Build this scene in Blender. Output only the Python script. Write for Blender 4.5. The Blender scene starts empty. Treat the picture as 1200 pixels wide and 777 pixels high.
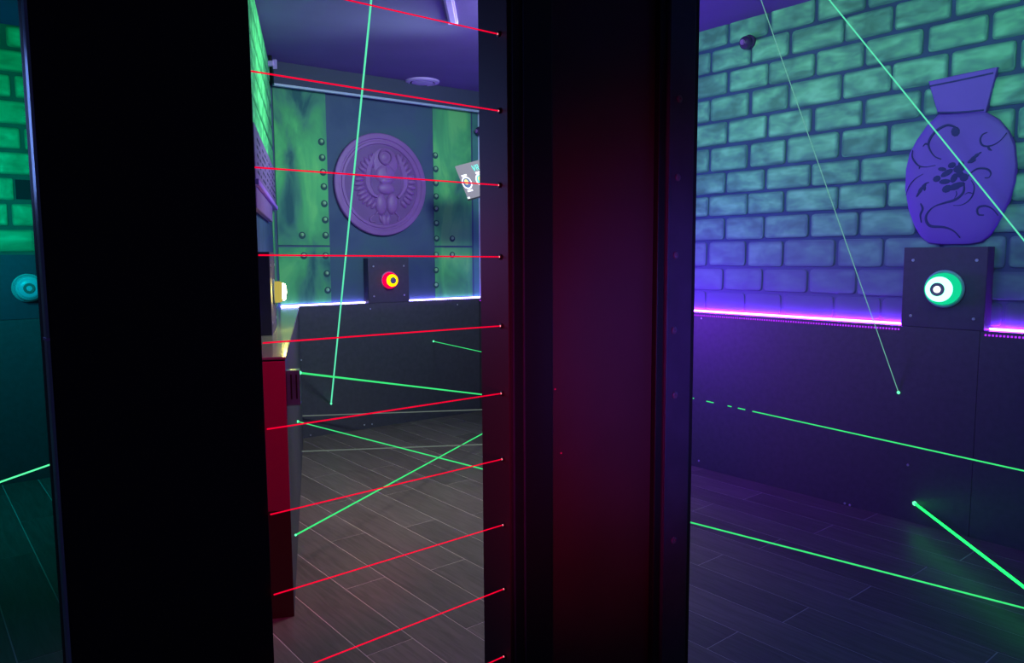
import bpy, bmesh, math, random
from mathutils import Vector, Matrix
from math import sin, cos, pi, radians, atan2, hypot
rnd = random.Random(7)
S = bpy.context.scene
COL = S.collection

# ------------------------------------------------------------------ camera
F, PITCH, ROLL, CH = 880.0, 0.1, -0.0062, 1.5
fw = Vector((0, cos(PITCH), -sin(PITCH))); up0 = Vector((0, sin(PITCH), cos(PITCH))); rt0 = Vector((1, 0, 0))
rt = rt0*cos(ROLL) + up0*sin(ROLL); up = up0*cos(ROLL) - rt0*sin(ROLL)
cd = bpy.data.cameras.new('camera'); cam = bpy.data.objects.new('camera', cd); COL.objects.link(cam)
cd.sensor_width = 36; cd.lens = F/1200*36; cd.clip_start = .02
M = Matrix((rt, up, -fw)).transposed().to_4x4(); M.translation = Vector((0, 0, CH)); cam.matrix_world = M
S.camera = cam
# ------------------------------------------------------------------ world, exposure
S.view_settings.view_transform = 'Standard'; S.view_settings.look = 'None'
S.view_settings.exposure = 0; S.view_settings.gamma = 1; S.view_settings.use_curve_mapping = False
w = bpy.data.worlds.new('world'); S.world = w; w.use_nodes = True
w.node_tree.nodes['Background'].inputs[0].default_value = (.10, .11, .22, 1)
w.node_tree.nodes['Background'].inputs[1].default_value = .10

# directions of the room: UU runs along the right wall away from us, VV runs across
AU, AB = .687, .64
UU = Vector((-sin(AU), cos(AU), 0)); VV = Vector((cos(AU), sin(AU), 0))
def uv(u, v, z=0): return UU*u + VV*v + Vector((0, 0, z))
CEIL = 3.03; LEDGE = 1.1

# ------------------------------------------------------------------ added lights that fill and tint the room, no fixtures seen
def fill_light(kind, loc, aim, energy, color, size=.5, size_y=None, spot=None, blend=.5, spread=None):
    l = bpy.data.lights.new('fill_light', kind); l.energy = energy; l.color = color
    if kind == 'AREA':
        l.size = size
        if spread: l.spread = radians(spread)
        if size_y: l.shape = 'RECTANGLE'; l.size_y = size_y
    else: l.shadow_soft_size = size
    if spot: l.spot_size = radians(spot); l.spot_blend = blend
    o = bpy.data.objects.new('fill_light', l); COL.objects.link(o); o.location = loc
    d = Vector(aim) - Vector(loc); o.rotation_euler = d.to_track_quat('-Z', 'Y').to_euler()
    return o
# added green-white floods, standing in for the glow of the brick mural paint
fill_light('AREA', uv(.9, 2.6, 2.75), uv(1.3, 4.4, 2.6), 5.0, (.38, 1, .66), .5, spread=100)
fill_light('AREA', uv(2.6, 2.4, 2.8), uv(3.0, 4.4, 2.4), 7.5, (.45, .90, .62), .6, spread=100)
# added violet and blue fills, no source seen; first two hidden behind the column
fill_light('POINT', uv(3.45, 3.45, 2.45), (0, 0, 0), 17, (.26, .01, 1), .06)
fill_light('AREA', uv(3.9, 3.35, 1.35), uv(3.0, 4.32, .95), 17, (.22, .02, 1), .4, spread=110)
fill_light('AREA', uv(2.0, 2.6, 2.2), uv(1.8, 4.4, 2.0), 6.0, (.30, .05, 1), .4)
fill_light('AREA', uv(1.5, 2.4, 1.5), uv(1.5, 4.4, .9), 5.0, (.03, .16, 1), .4)
# back room, added fills: pale green-blue light on the mural, violet on the ceiling
fill_light('AREA', uv(3.2, 3.1, 2.8), uv(6.0, 3.1, 1.8), 19, (.62, .90, .82), .3, spread=120)
fill_light('AREA', uv(4.3, 2.9, 1.2), uv(5.0, 3.0, 3.0), 3.5, (.27, .12, 1), .6)
fill_light('AREA', uv(3.2, 3.0, 2.7), uv(3.8, 2.0, 0), 17, (.80, .72, .66), .8, spread=90)
# added green and teal fills left of the partition, blue for the steel edge
fill_light('AREA', uv(4.0, .1, 2.6), uv(6.0, .3, 2.3), 14, (.0, 1, .52), .5)
fill_light('AREA', uv(4.8, .1, 1.9), uv(6.0, .3, 1.3), 9, (.0, .75, 1), .4)
fill_light('AREA', uv(3.4, .1, 2.0), uv(1.23, .15, 1.6), 8, (.20, .35, 1), .5)
# red spots added for an unseen red source, then blue, violet and green fills
fill_light('SPOT', uv(1.75, .80, 2.7), (-.95, 3.0, .85), 75, (1, .0, .22), .05, spot=30, blend=.6)
fill_light('SPOT', uv(1.9, .95, 2.7), (-.75, 2.8, 0), 30, (1, .06, .08), .05, spot=44, blend=1)
fill_light('SPOT', (-.1, .45, 1.15), (.25, 1.8, 1.2), 42, (1, .01, .22), .1, spot=60, blend=1)
fill_light('SPOT', (1.2, .9, 1.3), (.45, 1.95, 1.25), 34, (.10, .16, 1), .1, spot=50, blend=1)
fill_light('AREA', uv(2.2, .55, 1.5), uv(1.25, .99, 1.2), 1.0, (.7, .12, .8), .3)
fill_light('AREA', uv(4.2, 3.5, 2.7), (-1.55, 4.7, 2.6), 6, (.45, 1, .6), .3, spread=70)

# ------------------------------------------------------------------ materials
MATS = {}
def nmat(name):
    m = bpy.data.materials.new(name); m.use_nodes = True; MATS[name] = m
    nt = m.node_tree; return m, nt, nt.nodes['Principled BSDF']
def mat(name, col, rough=.6, metal=0, noise=0, nscale=8, bump=0, bscale=60, emit=None, estr=0, spec=.5):
    m, nt, b = nmat(name)
    b.inputs['Base Color'].default_value = (*col, 1); b.inputs['Roughness'].default_value = rough
    b.inputs['Metallic'].default_value = metal; b.inputs['Specular IOR Level'].default_value = spec
    tc = nt.nodes.new('ShaderNodeTexCoord')
    if noise:
        n = nt.nodes.new('ShaderNodeTexNoise'); n.inputs['Scale'].default_value = nscale; n.inputs['Detail'].default_value = 5
        nt.links.new(tc.outputs['Object'], n.inputs['Vector'])
        r = nt.nodes.new('ShaderNodeValToRGB'); r.color_ramp.elements[0].position = .3; r.color_ramp.elements[1].position = .7
        r.color_ramp.elements[0].color = (*[c*(1-noise) for c in col], 1); r.color_ramp.elements[1].color = (*[min(1, c*(1+noise)) for c in col], 1)
        nt.links.new(n.outputs['Fac'], r.inputs['Fac']); nt.links.new(r.outputs['Color'], b.inputs['Base Color'])
    if bump:
        n2 = nt.nodes.new('ShaderNodeTexNoise'); n2.inputs['Scale'].default_value = bscale
        nt.links.new(tc.outputs['Object'], n2.inputs['Vector'])
        bp = nt.nodes.new('ShaderNodeBump'); bp.inputs['Strength'].default_value = bump; bp.inputs['Distance'].default_value = .003
        nt.links.new(n2.outputs['Fac'], bp.inputs['Height']); nt.links.new(bp.outputs['Normal'], b.inputs['Normal'])
    if emit:
        b.inputs['Emission Color'].default_value = (*emit, 1); b.inputs['Emission Strength'].default_value = estr
    return m
def brick_mat(name, lo, hi, fade=None, edge=(.02, .07, .13)):
    """airbrushed mural brick: dark rim, mottled green middle; near the ledge the mural is painted thinner and bluer"""
    m, nt, b = nmat(name); L = nt.links.new; N = nt.nodes.new
    tc = N('ShaderNodeTexCoord'); oi = N('ShaderNodeObjectInfo')
    add = N('ShaderNodeVectorMath'); add.operation = 'MULTIPLY_ADD'
    L(oi.outputs['Location'], add.inputs[0]); add.inputs[1].default_value = (7, 7, 7)
    L(tc.outputs['Generated'], add.inputs[2])
    n = N('ShaderNodeTexNoise'); n.inputs['Scale'].default_value = 1.9; n.inputs['Detail'].default_value = 2; n.inputs['Distortion'].default_value = .25; L(add.outputs[0], n.inputs['Vector'])
    r = N('ShaderNodeValToRGB'); e = r.color_ramp.elements; e[0].position = .32; e[1].position = .56
    e[0].color = (*[c*.75 for c in lo], 1); e[1].color = (*hi, 1); q = e.new(.44); q.color = (*lo, 1); q = e.new(.70); q.color = (*[min(.95, c*1.25+.03) for c in hi], 1); L(n.outputs['Fac'], r.inputs['Fac'])
    sx = N('ShaderNodeSeparateXYZ'); L(tc.outputs['Generated'], sx.inputs[0])
    def rim(sock, wd):
        a = N('ShaderNodeMath'); a.operation = 'SUBTRACT'; L(sock, a.inputs[0]); a.inputs[1].default_value = .5
        c = N('ShaderNodeMath'); c.operation = 'ABSOLUTE'; L(a.outputs[0], c.inputs[0])
        d = N('ShaderNodeMapRange'); d.interpolation_type = 'SMOOTHSTEP'; d.inputs['From Min'].default_value = .5-wd; d.inputs['From Max'].default_value = .5
        d.inputs['To Min'].default_value = 0; d.inputs['To Max'].default_value = 1; L(c.outputs[0], d.inputs['Value']); return d.outputs[0]
    mx = N('ShaderNodeMath'); mx.operation = 'MAXIMUM'; L(rim(sx.outputs[0], .09), mx.inputs[0]); L(rim(sx.outputs[2], .17), mx.inputs[1])
    ml = N('ShaderNodeMath'); ml.operation = 'MULTIPLY'; L(mx.outputs[0], ml.inputs[0]); ml.inputs[1].default_value = .62
    mix = N('ShaderNodeMix'); mix.data_type = 'RGBA'; L(ml.outputs[0], mix.inputs['Factor']); L(r.outputs['Color'], mix.inputs[6]); mix.inputs[7].default_value = (*edge, 1)
    out = mix.outputs[2]
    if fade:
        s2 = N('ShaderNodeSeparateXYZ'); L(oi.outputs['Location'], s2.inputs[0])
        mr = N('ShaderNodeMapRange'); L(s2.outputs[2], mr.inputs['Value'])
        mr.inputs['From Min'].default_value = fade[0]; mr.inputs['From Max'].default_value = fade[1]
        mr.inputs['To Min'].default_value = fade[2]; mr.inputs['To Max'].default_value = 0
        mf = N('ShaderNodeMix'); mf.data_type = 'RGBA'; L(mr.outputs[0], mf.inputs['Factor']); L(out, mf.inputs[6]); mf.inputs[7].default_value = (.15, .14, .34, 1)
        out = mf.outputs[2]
    L(out, b.inputs['Base Color']); b.inputs['Roughness'].default_value = .75; b.inputs['Specular IOR Level'].default_value = .25
    return m
def mural_mat(name, cols, scale=3, stretch=(1, 1, 1), rough=.7):
    m, nt, b = nmat(name); L = nt.links.new; N = nt.nodes.new
    tc = N('ShaderNodeTexCoord'); mp = N('ShaderNodeMapping'); mp.inputs['Scale'].default_value = stretch; mp.inputs['Rotation'].default_value = (0, radians(40), 0)
    L(tc.outputs['Object'], mp.inputs[0])
    n = N('ShaderNodeTexNoise'); n.inputs['Scale'].default_value = scale; n.inputs['Detail'].default_value = 4; n.inputs['Distortion'].default_value = .6; L(mp.outputs[0], n.inputs['Vector'])
    r = N('ShaderNodeValToRGB'); e = r.color_ramp.elements
    while len(e) < len(cols): e.new(.5)
    for i, c in enumerate(cols): e[i].position = .34 + .30*i/(len(cols)-1); e[i].color = (*c, 1)
    L(n.outputs['Fac'], r.inputs['Fac']); L(r.outputs['Color'], b.inputs['Base Color'])
    b.inputs['Roughness'].default_value = rough; b.inputs['Specular IOR Level'].default_value = .25
    return m
def emis(name, col, s):
    m = bpy.data.materials.new(name); m.use_nodes = True; nt = m.node_tree; nt.nodes.clear()
    e = nt.nodes.new('ShaderNodeEmission'); o = nt.nodes.new('ShaderNodeOutputMaterial')
    e.inputs[0].default_value = (*col, 1); e.inputs[1].default_value = s; nt.links.new(e.outputs[0], o.inputs[0]); return m

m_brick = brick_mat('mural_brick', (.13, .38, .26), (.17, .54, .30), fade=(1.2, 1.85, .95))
m_brick_l = brick_mat('mural_brick_left', (.03, .50, .22), (.035, .56, .25), edge=(.01, .12, .08))
m_brick_p = brick_mat('mural_brick_partition', (.10, .5, .22), (.16, .75, .30), edge=(.03, .2, .1))
m_mortar = mat('mortar_paint', (.035, .075, .17), .8, noise=.2, nscale=5)
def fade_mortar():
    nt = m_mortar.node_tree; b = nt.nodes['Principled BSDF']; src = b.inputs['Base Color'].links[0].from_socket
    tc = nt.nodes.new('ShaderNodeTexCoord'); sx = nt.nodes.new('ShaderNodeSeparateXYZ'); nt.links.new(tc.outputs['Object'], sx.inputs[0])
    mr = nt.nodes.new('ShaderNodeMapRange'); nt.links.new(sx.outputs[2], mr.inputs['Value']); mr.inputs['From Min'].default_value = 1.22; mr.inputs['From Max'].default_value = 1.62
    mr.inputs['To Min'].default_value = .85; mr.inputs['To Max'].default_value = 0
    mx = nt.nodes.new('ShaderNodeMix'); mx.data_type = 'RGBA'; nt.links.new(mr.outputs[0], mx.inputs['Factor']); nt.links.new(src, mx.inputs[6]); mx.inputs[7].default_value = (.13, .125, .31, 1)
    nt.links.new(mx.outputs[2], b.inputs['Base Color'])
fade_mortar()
m_mortar_l = mat('mortar_paint_left', (.01, .12, .09), .8, noise=.2, nscale=5)
m_hole = mat('missing_brick', (.005, .02, .03), .9)
m_backwall = mural_mat('mural_blue', [(.055, .09, .19), (.07, .11, .21), (.065, .13, .19)], 2)
m_plate = mural_mat('mural_green_plate', [(.03, .13, .15), (.08, .30, .20), (.09, .42, .18), (.11, .55, .20), (.18, .68, .22)], 3.4, (1, 1, .40))
m_strip = mural_mat('mural_teal', [(.07, .22, .24), (.09, .30, .27)], 2)
m_rivet = mat('rivet_paint', (.30, .62, .34), .5)
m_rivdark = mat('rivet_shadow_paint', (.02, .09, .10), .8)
m_purple = mat('violet_relief', (.27, .11, .40), .5, noise=.08, nscale=6)
m_recess_shade = mat('violet_recess_shade', (.18, .075, .29), .6, noise=.08, nscale=6)  # darker copy of the relief violet, shade of the recess painted in
m_purple_hi = mat('violet_relief_bright', (.5, .16, .9), .5)
m_purple_dk = mat('violet_relief_groove', (.05, .03, .11), .8)
m_vase = mat('vase_violet', (.165, .08, .50), .6, noise=.10, nscale=2.5)
m_vase_dk = mat('vase_ornament', (.035, .04, .17), .8)
m_wain = mat('wainscot_black', (.060, .060, .085), .55, noise=.12, nscale=30, bump=.25, bscale=180)
m_box = mat('box_black', (.05, .045, .085), .55, noise=.1, nscale=30, bump=.2, bscale=180)
m_ledge = mat('ledge_top', (.22, .26, .20), .16)
m_ceil = mat('ceiling_paint', (.15, .085, .33), .9, noise=.06, nscale=3)
m_white = mat('ceiling_white', (.62, .42, .95), .5)
m_bulk = mat('bulkhead_paint', (.05, .06, .12), .8)
m_bulk_lit = mat('bulkhead_lit_edge', (.45, .52, .75), .4)  # pale colour stands for light caught along the lower bulkhead edge
m_black = mat('post_black', (.004, .0055, .010), .6, noise=.15, nscale=20)
m_side = mat('post_side', (.035, .014, .024), .5)
m_maroon = mat('maroon_panel', (.06, .010, .024), .5, noise=.1, nscale=6)
m_channel = mat('metal_channel', (.05, .055, .11), .5, metal=.2, noise=.15, nscale=12)
m_steel = mat('steel_edge', (.35, .45, .65), .35, metal=.3)
m_screw = mat('screw_steel', (.13, .14, .22), .45, metal=.3)
m_screw_l = mat('screw_bright', (.6, .6, .75), .3, metal=.6)
m_end_redlit = mat('end_red_light', (.36, .004, .12), .5)  # red light falling on the ledge end, put into its colour
m_end_shade = mat('end_red_shade', (.05, .008, .015), .6)  # same end below the red light, painted dark for its shade
m_metalplate = mat('grey_green_plate', (.08, .45, .28), .4, noise=.2, nscale=14)
m_dark = mat('dark_plastic', (.01, .01, .015), .5)
m_dome = mat('dome_plastic', (.06, .03, .12), .25)
m_bezel = mat('bezel_grey', (.25, .4, .42), .35)
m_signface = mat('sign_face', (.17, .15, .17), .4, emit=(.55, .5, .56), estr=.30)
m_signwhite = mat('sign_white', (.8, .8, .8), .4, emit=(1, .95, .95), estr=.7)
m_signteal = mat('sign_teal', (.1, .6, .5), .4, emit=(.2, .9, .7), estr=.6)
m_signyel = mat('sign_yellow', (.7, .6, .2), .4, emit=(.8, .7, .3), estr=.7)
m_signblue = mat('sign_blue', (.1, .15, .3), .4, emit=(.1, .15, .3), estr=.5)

def floor_mat():
    m, nt, b = nmat('plank_wood'); L = nt.links.new; N = nt.nodes.new
    tc = N('ShaderNodeTexCoord'); oi = N('ShaderNodeObjectInfo')
    add = N('ShaderNodeVectorMath'); add.operation = 'MULTIPLY_ADD'; L(oi.outputs['Location'], add.inputs[0]); add.inputs[1].default_value = (3.1, 3.1, 3.1)
    L(tc.outputs['Object'], add.inputs[2])
    mp = N('ShaderNodeMapping'); mp.inputs['Scale'].default_value = (1.2, 14, 1); L(add.outputs[0], mp.inputs[0])
    n = N('ShaderNodeTexNoise'); n.inputs['Scale'].default_value = 3; n.inputs['Detail'].default_value = 6; n.inputs['Distortion'].default_value = 1.2; L(mp.outputs[0], n.inputs['Vector'])
    r = N('ShaderNodeValToRGB'); r.color_ramp.elements[0].position = .3; r.color_ramp.elements[1].position = .72
    r.color_ramp.elements[0].color = (.085, .073, .066, 1); r.color_ramp.elements[1].color = (.150, .130, .125, 1); L(n.outputs['Fac'], r.inputs['Fac'])
    hv = N('ShaderNodeHueSaturation'); L(r.outputs['Color'], hv.inputs['Color'])
    mr = N('ShaderNodeMapRange'); L(oi.outputs['Random'], mr.inputs['Value']); mr.inputs['To Min'].default_value = .82; mr.inputs['To Max'].default_value = 1.2; L(mr.outputs[0], hv.inputs['Value'])
    L(hv.outputs[0], b.inputs['Base Color']); b.inputs['Roughness'].default_value = .42
    bp = N('ShaderNodeBump'); bp.inputs['Strength'].default_value = .25; bp.inputs['Distance'].default_value = .002; L(n.outputs['Fac'], bp.inputs['Height']); L(bp.outputs[0], b.inputs['Normal'])
    return m
m_plank = floor_mat()
m_joint_glint = mat('joint_glint', (.50, .46, .45), .7)  # pale joints carry the glint of the plank bevels in their colour

e_led = emis('led_white', (1, .80, 1), 3.0)
e_led_v = emis('led_violet', (.26, .01, 1), 125)
e_led_b = emis('led_blue_violet', (.24, .20, 1), 26)
e_dot = emis('led_dot', (.45, .03, 1), 1.1)
e_red = emis('laser_red', (1, 0, .035), 1.0)
e_red_far = emis('laser_red_port', (1, .45, .5), 1.2)
e_green = emis('laser_green', (.05, .85, .22), 1.0)
e_green_hi = emis('laser_green_bright', (.10, 1, .38), 1.3)
e_green_top = emis('laser_green_teal', (.12, .85, .48), 1.0)
e_green_dim = emis('laser_green_dim', (.20, .60, .45), .75)
e_grey_dim = emis('laser_grey_dim', (.20, .25, .22), .6)
e_port = emis('laser_green_port', (.12, 1, .42), 1.8)
e_thick = emis('laser_green_thick', (.01, 1, .10), 3.2)

# ------------------------------------------------------------------ helpers
class Fr:
    """frame of a wall seen from the room: x to the right, y into the wall, z up"""
    def __init__(s, o, ex):
        s.o = Vector(o); s.ex = Vector(ex).normalized(); s.ez = Vector((0, 0, 1)); s.ey = s.ez.cross(s.ex)
        s.ang = atan2(s.ex.y, s.ex.x)
    def px(s, x, y, d=0):
        """local (x, z) where the sight line through photo point (x, y) meets the plane y = d"""
        r = fw + rt*((x-600)/F) - up*((y-388.5)/F); c = Vector((0, 0, CH)); p = s.o + s.ey*d
        q = c + r*((p-c).dot(s.ey)/r.dot(s.ey)) - s.o
        return q.dot(s.ex), q.z
    def w(s, x, y, z): return s.o + s.ex*x + s.ey*y + s.ez*z
def at(x, y, Y):
    r = fw + rt*((x-600)/F) - up*((y-388.5)/F); return Vector((0, 0, CH)) + r*(Y/r.y)
def onz(x, y, z):
    r = fw + rt*((x-600)/F) - up*((y-388.5)/F); return Vector((0, 0, CH)) + r*((z-CH)/r.z)
def link(name, bm, material, parent=None, smooth=False, loc=None, kind=None):
    me = bpy.data.meshes.new(name); bmesh.ops.recalc_face_normals(bm, faces=bm.faces); bm.to_mesh(me); bm.free()
    if smooth:
        for p in me.polygons: p.use_smooth = True
        try: me.set_sharp_from_angle(angle=radians(40))
        except Exception: pass
    return linkm(name, me, material, parent, loc, kind)
def linkm(name, me, material, parent=None, loc=None, kind=None):
    if material and not me.materials: me.materials.append(material)
    o = bpy.data.objects.new(name, me); COL.objects.link(o)
    if parent: o.parent = parent
    if loc is not None: o.location = loc
    if kind: o['kind'] = kind
    return o
def thing(name, label, cat, loc=(0, 0, 0), rz=0, group=None):
    o = bpy.data.objects.new(name, None); COL.objects.link(o); o.empty_display_size = .1
    o.location = loc; o.rotation_euler = (0, 0, rz); return tag(o, label, cat, group)
def tag(o, label, cat, group=None):
    o['label'] = label; o['category'] = cat
    if group: o['group'] = group
    return o
def box(bm, x0, x1, y0, y1, z0, z1, bev=0):
    vs = [bm.verts.new((x, y, z)) for x in (x0, x1) for y in (y0, y1) for z in (z0, z1)]
    fs = [(0, 1, 3, 2), (4, 6, 7, 5), (0, 4, 5, 1), (2, 3, 7, 6), (0, 2, 6, 4), (1, 5, 7, 3)]
    nf = [bm.faces.new([vs[i] for i in f]) for f in fs]
    if bev:
        es = list({e for f in nf for e in f.edges}); bmesh.ops.bevel(bm, geom=es, offset=bev, segments=2, affect='EDGES', profile=.5)
    return bm
def bx(*a, **k): return box(bmesh.new(), *a, **k)
def lathe(bm, prof, n=32, axis='y', c=(0, 0, 0)):
    """profile of (radius, depth) turned about the local y axis (depth negative = towards the room)"""
    rings = []
    for r, d in prof:
        if r < 1e-6: rings.append([bm.verts.new((c[0], c[1]+d, c[2]))] if axis == 'y' else [bm.verts.new((c[0], c[1], c[2]+d))])
        else:
            rings.append([bm.verts.new((c[0]+r*cos(2*pi*i/n), c[1]+d, c[2]+r*sin(2*pi*i/n)) if axis == 'y' else (c[0]+r*cos(2*pi*i/n), c[1]+r*sin(2*pi*i/n), c[2]+d)) for i in range(n)])
    for a, b in zip(rings, rings[1:]):
        for i in range(n):
            j = (i+1) % n
            if len(a) == 1 and len(b) == 1: continue
            if len(a) == 1: bm.faces.new((a[0], b[i], b[j]))
            elif len(b) == 1: bm.faces.new((a[i], a[j], b[0]))
            else: bm.faces.new((a[i], a[j], b[j], b[i]))
    return bm
def tube(bm, a, b, r, n=6):
    a = Vector(a); b = Vector(b); d = (b-a).normalized(); s = d.orthogonal().normalized(); t = d.cross(s)
    ra = [bm.verts.new(a + (s*cos(2*pi*i/n) + t*sin(2*pi*i/n))*r) for i in range(n)]
    rb = [bm.verts.new(b + (s*cos(2*pi*i/n) + t*sin(2*pi*i/n))*r) for i in range(n)]
    for i in range(n): bm.faces.new((ra[i], ra[(i+1) % n], rb[(i+1) % n], rb[i]))
    bm.faces.new(ra[::-1]); bm.faces.new(rb); return bm
def slab(bm, pts, y0, y1, inset=0, back=True):
    """outline pts (x, z) extruded from y1 (back) to y0 (front), the front rim rounded off by inset"""
    n = len(pts); cx = sum(p[0] for p in pts)/n; cz = sum(p[1] for p in pts)/n
    def ring(y, k):
        out = []
        for x, z in pts:
            L = hypot(x-cx, z-cz) or 1; out.append(bm.verts.new((x-(x-cx)/L*k, y, z-(z-cz)/L*k)))
        return out
    rs = [ring(y1, 0), ring(y0+inset*.7, 0), ring(y0+inset*.2, inset*.4), ring(y0, inset)] if inset else [ring(y1, 0), ring(y0, 0)]
    for a, b in zip(rs, rs[1:]):
        for i in range(n): bm.faces.new((a[i], a[(i+1) % n], b[(i+1) % n], b[i]))
    bm.faces.new(rs[-1]);
    if back: bm.faces.new(rs[0][::-1])
    return bm
def ellip(bm, x, z, a, b, h, y, rot=0, n=16, rings=4):
    """a low half-ellipsoid standing h proud of plane y"""
    cr, sr = cos(rot), sin(rot); prev = None
    for k in range(rings+1):
        t = pi/2*k/rings; rr = cos(t); d = y-h*sin(t)
        if k == rings: cur = [bm.verts.new((x, d, z))]
        else: cur = [bm.verts.new((x+cr*a*rr*cos(q)-sr*b*rr*sin(q), d, z+sr*a*rr*cos(q)+cr*b*rr*sin(q))) for q in [2*pi*i/n for i in range(n)]]
        if prev:
            for i in range(n):
                j = (i+1) % n
                if len(cur) == 1: bm.faces.new((prev[i], prev[j], cur[0]))
                else: bm.faces.new((prev[i], prev[j], cur[j], cur[i]))
        prev = cur
    return bm
def smooth_path(pts, k=5):
    out = []
    for i in range(len(pts)-1):
        p0 = pts[max(0, i-1)]; p1 = pts[i]; p2 = pts[i+1]; p3 = pts[min(len(pts)-1, i+2)]
        for j in range(k):
            t = j/k
            out.append(tuple(.5*((2*b)+(-a+c)*t+(2*a-5*b+4*c-d)*t*t+(-a+3*b-3*c+d)*t**3) for a, b, c, d in zip(p0, p1, p2, p3)))
    out.append(pts[-1]); return out
def ribbon(bm, pts, wd, y, h, taper=True):
    """a low ridge following pts (x, z)"""
    pts = smooth_path(pts); n = len(pts); prev = None
    for i, (x, z) in enumerate(pts):
        a = pts[max(0, i-1)]; b = pts[min(n-1, i+1)]; dx, dz = b[0]-a[0], b[1]-a[1]; L = hypot(dx, dz) or 1
        k = wd*(.45+.55*sin(pi*min(1, (i+.5)/n*1.2))) if taper else wd; nx, nz = -dz/L*k/2, dx/L*k/2
        cur = [bm.verts.new((x+nx, y, z+nz)), bm.verts.new((x+nx*.5, y-h, z+nz*.5)), bm.verts.new((x-nx*.5, y-h, z-nz*.5)), bm.verts.new((x-nx, y, z-nz))]
        if prev:
            for q in range(3): bm.faces.new((prev[q], prev[q+1], cur[q+1], cur[q]))
        else: bm.faces.new(cur)
        prev = cur
    bm.faces.new(prev[::-1]); return bm
def screw_mesh(r, h=.002):
    bm = lathe(bmesh.new(), [(r, 0), (r, -h*.6), (r*.8, -h), (r*.35, -h), (r*.25, -h*.4), (0, -h*.4)], 12)
    me = bpy.data.meshes.new('screw'); bmesh.ops.recalc_face_normals(bm, faces=bm.faces); bm.to_mesh(me); bm.free(); return me
def brick_mesh(name='brick'):
    """unit brick 1 x 1 (x, z), 1 deep, domed front, rounded corners"""
    bm = bmesh.new()
    def ring(ax, az, cxr, czr, y):
        vs = []
        for sx, sz, st in ((1, 1, 0), (-1, 1, 1), (-1, -1, 2), (1, -1, 3)):
            for k in range(3):
                t = (st + k/2)*pi/2; vs.append(bm.verts.new((sx*(ax-cxr)+cxr*cos(t), y, sz*(az-czr)+czr*sin(t))))
        return vs
    rs = [ring(.5, .5, .07, .13, 0), ring(.495, .49, .07, .13, -.6), ring(.46, .43, .06, .12, -1)]
    for a, b in zip(rs, rs[1:]):
        for i in range(12): bm.faces.new((a[i], a[(i+1) % 12], b[(i+1) % 12], b[i]))
    bm.faces.new(rs[-1])
    bmesh.ops.recalc_face_normals(bm, faces=bm.faces)
    me = bpy.data.meshes.new(name); bm.to_mesh(me); bm.free()
    for p in me.polygons: p.use_smooth = True
    return me

# ------------------------------------------------------------------ frames of the walls
RW = Fr(VV*4.42, -UU)                                   # right wall, painted plane; x = -u
BC = uv(5.90, 3.4); BW = Fr(BC, (cos(AB), sin(AB), 0))  # back wall, painted plane
LD = Vector((.255, -.967, 0)).normalized()
LW = Fr(onz(325, 359.5, LEDGE) - Vector((0, 0, LEDGE)), -LD)    # partition on the left, x grows away from us
PF = Fr(UU*1.23, VV)                                    # the plane of the black posts; x = v
RIGHT_CORNER = BW.px(562, 250)[0]
rc = BW.w(RIGHT_CORNER, 0, 0); RCX = (rc-RW.o).dot(RW.ex)
LC = (LW.o-BW.o).dot(BW.ex)

# ------------------------------------------------------------------ floor
fl = link('floor', bx(-1.5, 8.0, -3.4, 4.9, -.05, -.0012), m_joint_glint, kind='structure')
fl.rotation_euler = (0, 0, AU+pi/2)                     # local x = u, local y = -v
fl.data.transform(Matrix.Scale(-1, 4, (0, 1, 0))); fl.data.flip_normals()
pm_cache = {}
def plank_mesh(L, W):
    k = (round(L, 2), W)
    if k not in pm_cache:
        bm = bx(-L/2, L/2, -W/2, W/2, -.006, 0)
        me = bpy.data.meshes.new('plank'); bmesh.ops.recalc_face_normals(bm, faces=bm.faces); bm.to_mesh(me); bm.free(); me.materials.append(m_plank); pm_cache[k] = me
    return pm_cache[k]
PW, PL = .205, 1.22
row = 0; v0 = 1.283-PW*17
for i in range(35):
    va = v0 + i*PW
    if va > 4.34: break
    off = {20: 2.943}.get(i, None)
    off = 2.943 + ((i-20)*.47 % 1.0)*PL
    u0 = off - PL*4
    while u0 < 6.6:
        a, b = max(u0, .2), min(u0+PL, 6.6)
        if b-a > .1:
            linkm('plank', plank_mesh(b-a-.005, PW-.005), None, fl, ((a+b)/2, -(va+PW/2), 0))
        u0 += PL
# ------------------------------------------------------------------ ceiling
ce = link('ceiling', bx(-1.5, 8.0, -4.9, 3.4, CEIL, CEIL+.08), m_ceil, kind='structure'); ce.rotation_euler = (0, 0, AU+pi/2)

# ------------------------------------------------------------------ walls
def wall(name, fr, x0, x1, z0, z1, th, m):
    o = link(name, bx(x0, x1, 0, th, z0, z1), m, kind='structure'); o.location = fr.o; o.rotation_euler = (0, 0, fr.ang); return o
def brick(par, me, x0, x1, z0, z1, th=.012):
    o = linkm('brick', me, None, par, ((x0+x1)/2, 0, (z0+z1)/2)); o.scale = (x1-x0, th, z1-z0); return o
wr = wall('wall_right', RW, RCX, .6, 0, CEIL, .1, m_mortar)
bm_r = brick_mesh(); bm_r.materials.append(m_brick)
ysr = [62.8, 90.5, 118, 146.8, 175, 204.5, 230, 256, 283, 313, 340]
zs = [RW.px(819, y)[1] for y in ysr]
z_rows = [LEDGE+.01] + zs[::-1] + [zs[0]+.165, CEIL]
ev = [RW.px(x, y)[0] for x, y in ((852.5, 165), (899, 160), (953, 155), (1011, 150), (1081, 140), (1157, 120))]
od = [RW.px(x, y)[0] for x, y in ((832, 190), (878, 185), (922.5, 180), (985, 175), (1042, 170), (1114, 80), (1195, 60))]
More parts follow.
